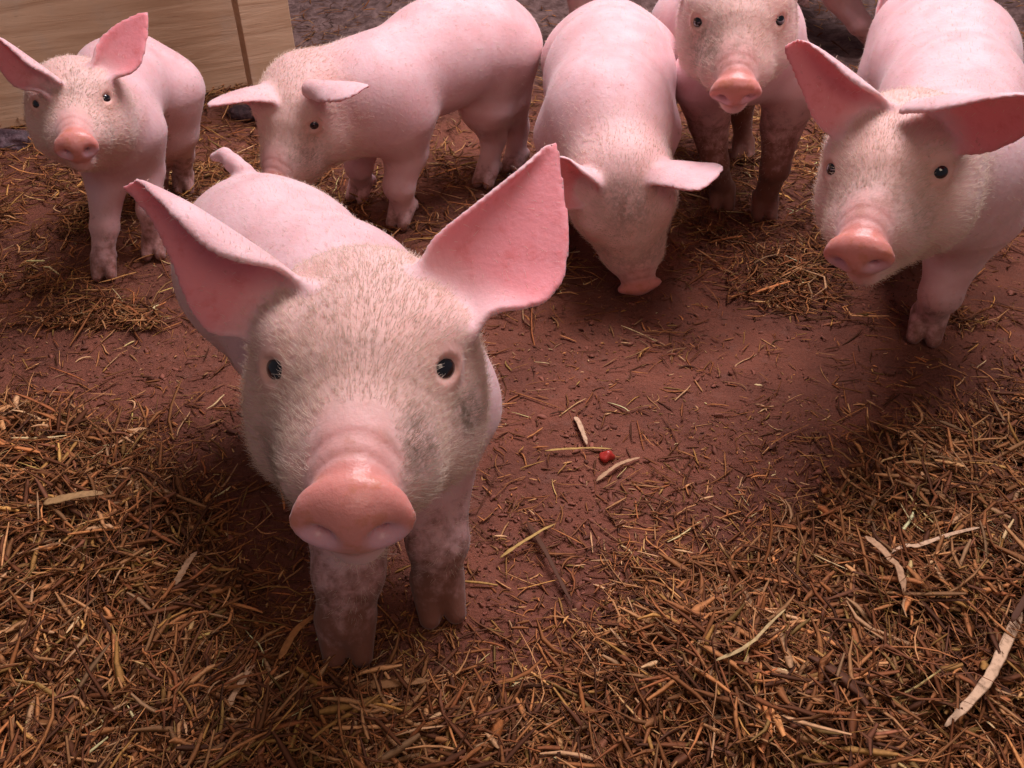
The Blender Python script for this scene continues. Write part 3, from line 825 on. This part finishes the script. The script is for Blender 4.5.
B = dict(s=.8, res=.0027, head=((-.478, .962, .240), (-70.9, -8.9, -1.6)), hair=7000, hw=.00014,
    spine=[((-.488, 1.05, .182), .048), ((-.495, 1.13, .196), .051), ((-.498, 1.19, .194), .049)],
    legs=[('f', at(108, 276, 0), (-.505, 1.055, .15), (.1, -1)), ('f', at(157, 256, 0), (-.462, 1.07, .16), (.1, -1), .9), ('r', at(186, 192, 0), (-.458, 1.19, .17), (.1, -1)), ('r', (-.52, 1.22, 0), (-.48, 1.19, .16), (.1, -1))],
    ears=[ear(-1, wbase=at(47, 80, dist=1.115), wtip=at(-10, 36, dist=1.12), wn=(0, -.9, .1), win=[.3, .35, .35, .3, .2, .1, 0], ain=[90, 110, 120, 110, 90, 60, 20]),
          ear(1, wbase=at(104, 68, dist=1.145), wtip=at(146, 13, dist=1.145), wn=(-.3, -.9, .1), win=[.22, .25, .25, .2, .12, .05, 0], wout=[.30, .42, .42, .31, .16, .07, 0], aout=[60, 40, 25, 20, 10, 5, 5])],
    stains=[((.02, .0, .02), (.03, .04, .03), .5), ((.04, .03, -.03), (.02, .02, .02), .5)],
    label='small piglet by the plywood board, facing the camera with ears up')
C = dict(s=.92, res=.0027, head=((-.268, 1.05, .185), (-110, 22, 6)), hair=7500, hw=.00014,
    spine=[((-.175, 1.125, .190), .065), ((-.10, 1.21, .207), .065), ((-.038, 1.27, .210), .065)],
    legs=[('f', at(403, 225, 0), (-.145, 1.12, .16), (-.5, -1), 1.1), ('f', at(362, 200, 0), (-.20, 1.16, .16), (-.5, -1)), ('r', at(487, 185, 0), (-.03, 1.26, .19), (-.5, -1)), ('r', at(515, 172, 0), (-.01, 1.30, .19), (-.5, -1))],
    ears=[ear(-1, wbase=at(274, 86, dist=1.17), wtip=at(208, 92, dist=1.10), wn=(-.1, -.35, -.9), win=[.25, .32, .30, .22, .14, .07, 0], wout=[.25, .34, .34, .26, .16, .08, 0], bend=.15),
          ear(1, wbase=at(314, 84, dist=1.11), wtip=at(361, 90, dist=1.05), wn=(0, .25, -1), win=[.22, .24, .26, .28, .26, .2, .1], wout=[.35, .4, .4, .35, .3, .2, .05], aout=[120, 90, 60, 40, 40, 30, 5])],
    stains=[((.03, .03, -.03), (.03, .03, .03), .6)], mudz=.05,
    tail=[(-.005, 1.335, .215), (.012, 1.35, .20), (.02, 1.352, .175), (.022, 1.35, .15)],
    label='piglet standing side-on with lowered head behind the front piglet')
D = dict(s=.95, res=.0027, head=((.133, .929, .111), (-63.8, 59.7, 27.8)), hair=8000, hw=.00014, closed=True,
    spine=[((.115, 1.05, .187), .073), ((.125, 1.15, .197), .078), ((.132, 1.24, .197), .074)],
    legs=[('f', (.055, 1.07, 0), (.07, 1.07, .15), (0, -1)), ('f', (.20, 1.12, 0), (.17, 1.09, .15), (0, -1)), ('r', (.09, 1.32, 0), (.095, 1.26, .18), (0, -1)), ('r', (.19, 1.32, 0), (.18, 1.26, .18), (0, -1))],
    ears=[ear(-1, wbase=at(588, 182, dist=1.04), wtip=at(546, 160, dist=1.0), wn=(-.1, -.8, -.1), win=[.5, .6, .6, .5, .4, .2, 0], wout=[.5, .6, .6, .5, .4, .2, 0], ain=[120, 110, 100, 90, 60, 30, 5]),
          ear(1, wbase=at(648, 164, dist=1.04), wtip=at(714, 172, dist=.99), wn=(-.1, .35, -1), win=[.3, .3, .30, .32, .34, .30, .2], wout=[.3, .34, .34, .34, .32, .26, .1], ain=[80, 50, 30, 20, 10, 5, 5], aout=[80, 60, 40, 30, 10, 5, 5], bend=.08)],
    stains=[((-.02, 0, .04), (.04, .03, .03), .7), ((.04, .0, -.01), (.03, .04, .02), .7)], mudz=.09,
    label='pink piglet rooting with its snout pressed down to the soil')
E_ = dict(s=.95, disc=32, res=.0027, head=((.241, .995, .317), (-99.4, 9.2, 4.1)), hair=7000, hw=.00014,
    spine=[((.292, 1.14, .248), .064), ((.300, 1.25, .235), .070), ((.295, 1.35, .225), .066)],
    legs=[('f', at(720, 208, 0), (.245, 1.145, .20), (-.1, -1), .95), ('f', at(762, 218, 0), (.360, 1.14, .20), (-.1, -1), .98), ('r', at(741, 160, 0), (.34, 1.36, .20), (-.1, -1), .9), ('r', (.235, 1.42, 0), (.255, 1.36, .20), (-.1, -1))],
    ears=[ear(-1), ear(1)], mudz=.20, mudk=1.6, stains=[((.03, -.03, -.02), (.03, .03, .03), .9), ((.05, 0, -.02), (.02, .02, .02), .9)],
    label='piglet with muddy front legs, its ears cut off by the top of the photo')
F_ = dict(s=.98, disc=26, res=.0025, head=((.314, .705, .279), (-122.5, -.4, 12.1)), hair=17000, hw=.00012,
    spine=[((.43, .83, .222), .070), ((.482, .96, .226), .072), ((.525, 1.10, .230), .077), ((.54, 1.20, .23), .073)],
    legs=[('f', at(922, 338, 0), (.475, .84, .17), (-.4, -1), 1.1), ('f', (.49, 1.05, 0), (.44, .93, .17), (-.4, -1)), ('r', (.53, 1.22, 0), (.51, 1.17, .18), (-.4, -1)), ('r', (.62, 1.24, 0), (.60, 1.17, .18), (-.4, -1))],
    ears=[ear(-1, wbase=at(862, 112, dist=.85), wtip=at(786, 46, dist=.84), wn=(.0, -.9, .1), win=[.28, .4, .42, .36, .26, .12, 0], ain=[80, 120, 130, 120, 100, 60, 20], wout=[.34, .38, .32, .2, .1, .05, 0], aout=[60, 40, 20, 10, 5, 5, 5]),
          ear(1, wbase=at(946, 106, dist=.822), wtip=at(1045, 100, dist=.74), wn=(-.15, -.9, -.05), win=[.3, .36, .36, .3, .2, .1, 0], ain=[90, 90, 90, 80, 60, 40, 10], wout=[.34, .40, .38, .3, .2, .1, 0], aout=[80, 60, 40, 30, 20, 10, 5])],
    stains=[((.03, .03, -.03), (.02, .012, .012), .7), ((.04, 0, -.01), (.03, .03, .02), .5)], mudz=.10,
    label='pink piglet stepping forward at the right edge with its head turned')
G_ = dict(s=.95, res=.0042, head=((.76, 1.72, .27), (-60, 12, 0)), hair=0,
    spine=[((.66, 1.84, .21), .070), ((.60, 1.98, .21), .072), ((.55, 2.10, .205), .070)],
    legs=[('f', at(874, 60, 0), (.60, 1.83, .18), (.6, -1), 1.1), ('f', (.80, 1.86, 0), (.73, 1.86, .18), (.3, -1)), ('r', (.50, 2.14, 0), (.51, 2.10, .19), (.3, -1)), ('r', (.66, 2.16, 0), (.60, 2.12, .19), (.3, -1))],
    ears=[ear(-1, wbase=at(893, -30, dist=1.80), wtip=at(876, 30, dist=1.76), wn=(.3, -.9, -.1), win=[.2, .2, .2, .17, .12, .06, 0], wout=[.2, .2, .2, .17, .12, .06, 0]), ear(1)], mudz=.09,
    label='piglet behind the right-hand pair, showing only a leg and one ear tip')
H_ = dict(s=.9, res=.0042, head=((.0, 1.80, .27), (180, 0, 0)), hair=0,
    spine=[((.17, 1.80, .205), .066), ((.28, 1.80, .205), .075), ((.38, 1.80, .20), .068)],
    legs=[('f', (.10, 1.70, 0), (.13, 1.71, .18), (-1, 0)), ('f', (.18, 1.79, 0), (.15, 1.78, .18), (-1, 0)), ('r', (.40, 1.72, 0), (.37, 1.73, .19), (-1, 0)), ('r', (.46, 1.79, 0), (.39, 1.79, .19), (-1, 0))],
    ears=[ear(-1), ear(1)], mudz=.09,
    label='piglet farthest back, a scrap of its flank showing between two others')
for sp_ in (A, B, C, D, E_, F_, G_, H_):
    piglet(sp_)

# ------------------------------------------------------------------ board, post, clods
def solid(name, V, F, m, parent=None, bevel=.002, cuts=0):
    me = bpy.data.meshes.new(name); me.from_pydata([tuple(v) for v in V], [], F); me.update()
    o = bpy.data.objects.new(name, me); COL.objects.link(o); me.materials.append(m)
    if bevel:
        b = o.modifiers.new('bevel', 'BEVEL'); b.width = bevel; b.segments = 2; b.limit_method = 'ANGLE'
    if parent: o.parent = parent
    return o
BOXF = [(0, 1, 2, 3), (7, 6, 5, 4), (0, 4, 5, 1), (1, 5, 6, 2), (2, 6, 7, 3), (3, 7, 4, 0)]
def plank(name, length, thick, tall, m, loc, yaw, lean=0.0, tilt=0.0):
    """x along the length, y through the thickness, z up; slightly uneven edges"""
    V = []
    nx, nz = max(2, int(length / .05)), max(2, int(tall / .08))
    r2 = np.random.default_rng(len(name) * 7 + 1)
    grid = {}
    Fs = []
    for side in (0, 1):
        for i in range(nx + 1):
            for k in range(nz + 1):
                ex = (r2.normal(0, .0012) if i in (0, nx) else 0); ez = (r2.normal(0, .0015) if k in (0, nz) else 0)
                V.append((-length / 2 + length * i / nx + ex, (-.5 + side) * thick + r2.normal(0, .0004), tall * k / nz + ez))
                grid[(side, i, k)] = len(V) - 1
    for i in range(nx):
        for k in range(nz):
            Fs.append((grid[0, i, k], grid[0, i + 1, k], grid[0, i + 1, k + 1], grid[0, i, k + 1]))
            Fs.append((grid[1, i, k], grid[1, i, k + 1], grid[1, i + 1, k + 1], grid[1, i + 1, k]))
    for i in range(nx):
        for k, fl in ((0, 0), (nz, 1)):
            f = (grid[0, i, k], grid[1, i, k], grid[1, i + 1, k], grid[0, i + 1, k]); Fs.append(f if not fl else f[::-1])
    for k in range(nz):
        for i, fl in ((0, 1), (nx, 0)):
            f = (grid[0, i, k], grid[1, i, k], grid[1, i, k + 1], grid[0, i, k + 1]); Fs.append(f if not fl else f[::-1])
    o = solid(name, V, Fs, m, None, .0012)
    o.location = loc; o.rotation_euler = (lean, tilt, yaw)
    return o
M_PLY = wood_mat('weathered_plywood', (.62, .40, .25), (.48, .28, .16), (.50, .37, .27))
M_POST = wood_mat('weathered_timber', (.66, .45, .29), (.52, .32, .19), (.60, .50, .43))
p1 = at(0, 130, 0); p2 = at(240, 88, 0)
dv = (p2 - p1)[:2]; dl = np.linalg.norm(dv); yawb = math.atan2(dv[1], dv[0])
mid = p2[:2] - dv / dl * .70
b = plank('plywood_board', 1.5, .018, .75, M_PLY, (mid[0], mid[1], .004), yawb)
tag(b, 'weathered plywood board standing on edge behind the smallest piglet', 'board')
pl = at(259, 122, 0); pr = at(306, 124, 0)
b = plank('timber_post', .080, .038, .85, M_POST, ((pl[0] + pr[0]) / 2 - .006, (pl[1] + pr[1]) / 2 + .02, -.004), R(28), tilt=R(-1.0))
tag(b, 'pale upright timber post at the end of the plywood board', 'post')
def clod(x, y, rx, ry, rz, seed, label):
    r2 = np.random.default_rng(seed)
    import bmesh
    bm = bmesh.new(); bmesh.ops.create_icosphere(bm, subdivisions=4, radius=1)
    V = np.array([v.co[:] for v in bm.verts])
    n = 1 + .35 * fbm(V[:, 0] + seed, V[:, 1] + V[:, 2] * .7, 1.6, 4) + .2 * fbm(V[:, 2] + 3 + seed, V[:, 0] - V[:, 1], 3.0, 3)
    for v, k, c in zip(bm.verts, n, V): v.co = (c[0] * k * rx, c[1] * k * ry, max(c[2], -.45) * k * rz)
    for f in bm.faces: f.smooth = True
    me = bpy.data.meshes.new('mud_clod'); bm.to_mesh(me); bm.free()
    o = bpy.data.objects.new('mud_clod', me); COL.objects.link(o); me.materials.append(M_CLOD)
    o.location = (x, y, float(height(np.array([x]), np.array([y]))[0]) + rz * .38)
    tag(o, label, 'mud')
def clod_mat():
    m, nt, p = mat('dark_mud')
    n = noise(nt, 70, 5, .7)
    nt.links.new(mixc(nt, ramp(nt, n, .4, .65), (.05, .022, .030), (.15, .085, .10)), p.inputs['Base Color'])
    p.inputs['Roughness'].default_value = .6
    b = nd(nt, 'ShaderNodeBump', i_Strength=.8, i_Distance=.004); nt.links.new(n, b.inputs['Height']); nt.links.new(b.outputs[0], p.inputs['Normal'])
    return m
M_CLOD = clod_mat()
c = at(8, 143, 0); clod(c[0], c[1], .055, .022, .020, 3, 'dark purple mud lump at the foot of the plywood board, by the left edge')
c = at(243, 116, 0); clod(c[0], c[1], .026, .018, .016, 9, 'small dark mud lump at the foot of the timber post')

# ------------------------------------------------------------------ single pieces lying on top
def splinter(pix, w, tone, label, name='straw_splinter', lift=.016, wmid=None, cat='straw', arch=.004):
    pts = np.array([at(a, b, 0) for a, b in pix])
    d = np.r_[0, np.cumsum(np.linalg.norm(np.diff(pts, axis=0), axis=1))]
    n = 22
    t = np.linspace(0, d[-1], n)
    c = np.stack([np.interp(t, d, pts[:, i]) for i in range(2)], 1)
    for _ in range(4): c[1:-1] = (c[:-2] + c[2:] + 2 * c[1:-1]) / 4
    z = height(c[:, 0], c[:, 1]); z = np.maximum(z, z.mean() * .6 + z.max() * .4) + lift + arch * np.sin(np.linspace(0, 3.14, n))
    c = np.c_[c, z]
    tg = np.gradient(c, axis=0); tg /= np.linalg.norm(tg, axis=1, keepdims=True)
    sd = np.cross(tg, [0, 0, 1.]); sd /= np.linalg.norm(sd, axis=1, keepdims=True)
    up = np.cross(sd, tg)
    u = np.linspace(0, 1, n)
    r2 = np.random.default_rng(int(pix[0][0]))
    wd = w * np.clip(1.05 - np.abs(2 * u - 1) ** 7 * .75, .2, 1) * (1 + r2.normal(0, .10, n)) * (1.1 - .35 * u)
    V = []
    for i in range(n):
        for a in np.linspace(0, 2 * math.pi, 9)[:-1]:
            V.append(c[i] + sd[i] * math.cos(a) * wd[i] * .5 + up[i] * (math.sin(a) * wd[i] * .13 + .10 * wd[i] * math.cos(a) ** 2))
    F = [(i * 8 + j, i * 8 + (j + 1) % 8, (i + 1) * 8 + (j + 1) % 8, (i + 1) * 8 + j) for i in range(n - 1) for j in range(8)]
    V = np.array(V); o0 = V.mean(0)
    k = len(V); V = np.concatenate([V, c[:1], c[-1:]])
    F += [(k, (j + 1) % 8, j, j) for j in range(8)] + [(k + 1, (n - 1) * 8 + j, (n - 1) * 8 + (j + 1) % 8, (n - 1) * 8 + (j + 1) % 8) for j in range(8)]
    me = bpy.data.meshes.new(name); me.from_pydata([tuple(v - o0) for v in V], [], [tuple(dict.fromkeys(f)) for f in F]); me.update()
    me.polygons.foreach_set('use_smooth', [True] * len(me.polygons))
    me.materials.append(M_STRAW)
    o = bpy.data.objects.new(name, me); COL.objects.link(o); o.location = o0
    vattr(o, 'tone', np.tile([*tone, 1], (len(V), 1)), 'FLOAT_COLOR')
    tag(o, label, cat)
PALE, BUFF, GOLD, BARK, ORNG = (.66, .44, .28), (.50, .30, .17), (.50, .32, .10), (.09, .035, .018), (.46, .20, .07)
splinter([(993, 662), (970, 712), (962, 728), (945, 748), (922, 770)], .0075, PALE, 'longest pale splinter, lying slantwise in the bottom right corner of the pen')
splinter([(846, 592), (862, 610), (874, 630), (880, 652)], .0065, BUFF, 'curved buff straw blade in the middle of the right straw heap')
splinter([(575, 418), (581, 433), (587, 446)], .0055, PALE, 'short flat pale chip on the red soil, above the red scrap', lift=.003)
splinter([(60, 541), (85, 537), (118, 529)], .009, (.42, .25, .11), 'broad flat buff chip at the left side of the left straw heap')
splinter([(180, 603), (190, 590), (202, 568)], .006, BUFF, 'small upright-looking pale blade in the middle of the left straw heap')
splinter([(283, 672), (300, 645), (318, 630), (333, 624)], .006, ORNG, 'curved orange straw blade touching the largest piglet near its front hoof')
splinter([(527, 524), (545, 556), (560, 586), (572, 606)], .0045, BARK, 'dark bark-brown twig on the soil between the two straw heaps', lift=.005)
splinter([(500, 560), (530, 543), (555, 526)], .0032, GOLD, 'straight yellow straw stem on the soil beside the dark twig', lift=.005)
splinter([(545, 452), (580, 453), (612, 450)], .0028, GOLD, 'thin golden stalk lying beside the red scrap', lift=.003)
splinter([(596, 482), (618, 468), (640, 458)], .0042, BUFF, 'buff straw blade just below the red scrap', lift=.003)
splinter([(700, 722), (728, 714), (757, 680), (768, 668)], .0026, (.52, .38, .18), 'thin pale green stalk across the lower right straw heap')
splinter([(360, 702), (385, 704), (412, 700), (430, 696)], .0075, (.38, .19, .08), 'broad brown chip in front of the largest piglet')
splinter([(236, 738), (246, 720), (256, 700), (262, 690)], .005, BUFF, 'buff stalk near the bottom edge left of centre')
splinter([(868, 608), (900, 600), (926, 590), (955, 580)], .0038, PALE, 'long thin pale stalk in the upper part of the right straw heap')
splinter([(980, 680), (1000, 645), (1030, 625)], .005, BARK, 'dark curved bark strip near the right edge of the straw')
c = at(607, 458, 0)
bm_mat = simple('red_peel', (.42, .035, .025), .35)
def scrap():
    import bmesh
    bm = bmesh.new(); bmesh.ops.create_icosphere(bm, subdivisions=3, radius=1)
    for v in bm.verts:
        k = 1 + .25 * math.sin(v.co.x * 4 + 1) * math.cos(v.co.y * 3)
        v.co = (v.co.x * .0085 * k, v.co.y * .006 * k, max(v.co.z, -.5) * .0055 * k)
    for f in bm.faces: f.smooth = True
    me = bpy.data.meshes.new('fruit_scrap'); bm.to_mesh(me); bm.free(); me.materials.append(bm_mat)
    o = bpy.data.objects.new('fruit_scrap', me); COL.objects.link(o)
    o.location = (c[0], c[1], float(height(np.array([c[0]]), np.array([c[1]]))[0]) + .004); o.rotation_euler = (0, 0, .4)
    tag(o, 'small red scrap on the bare soil right of the largest piglet', 'scrap')
scrap()
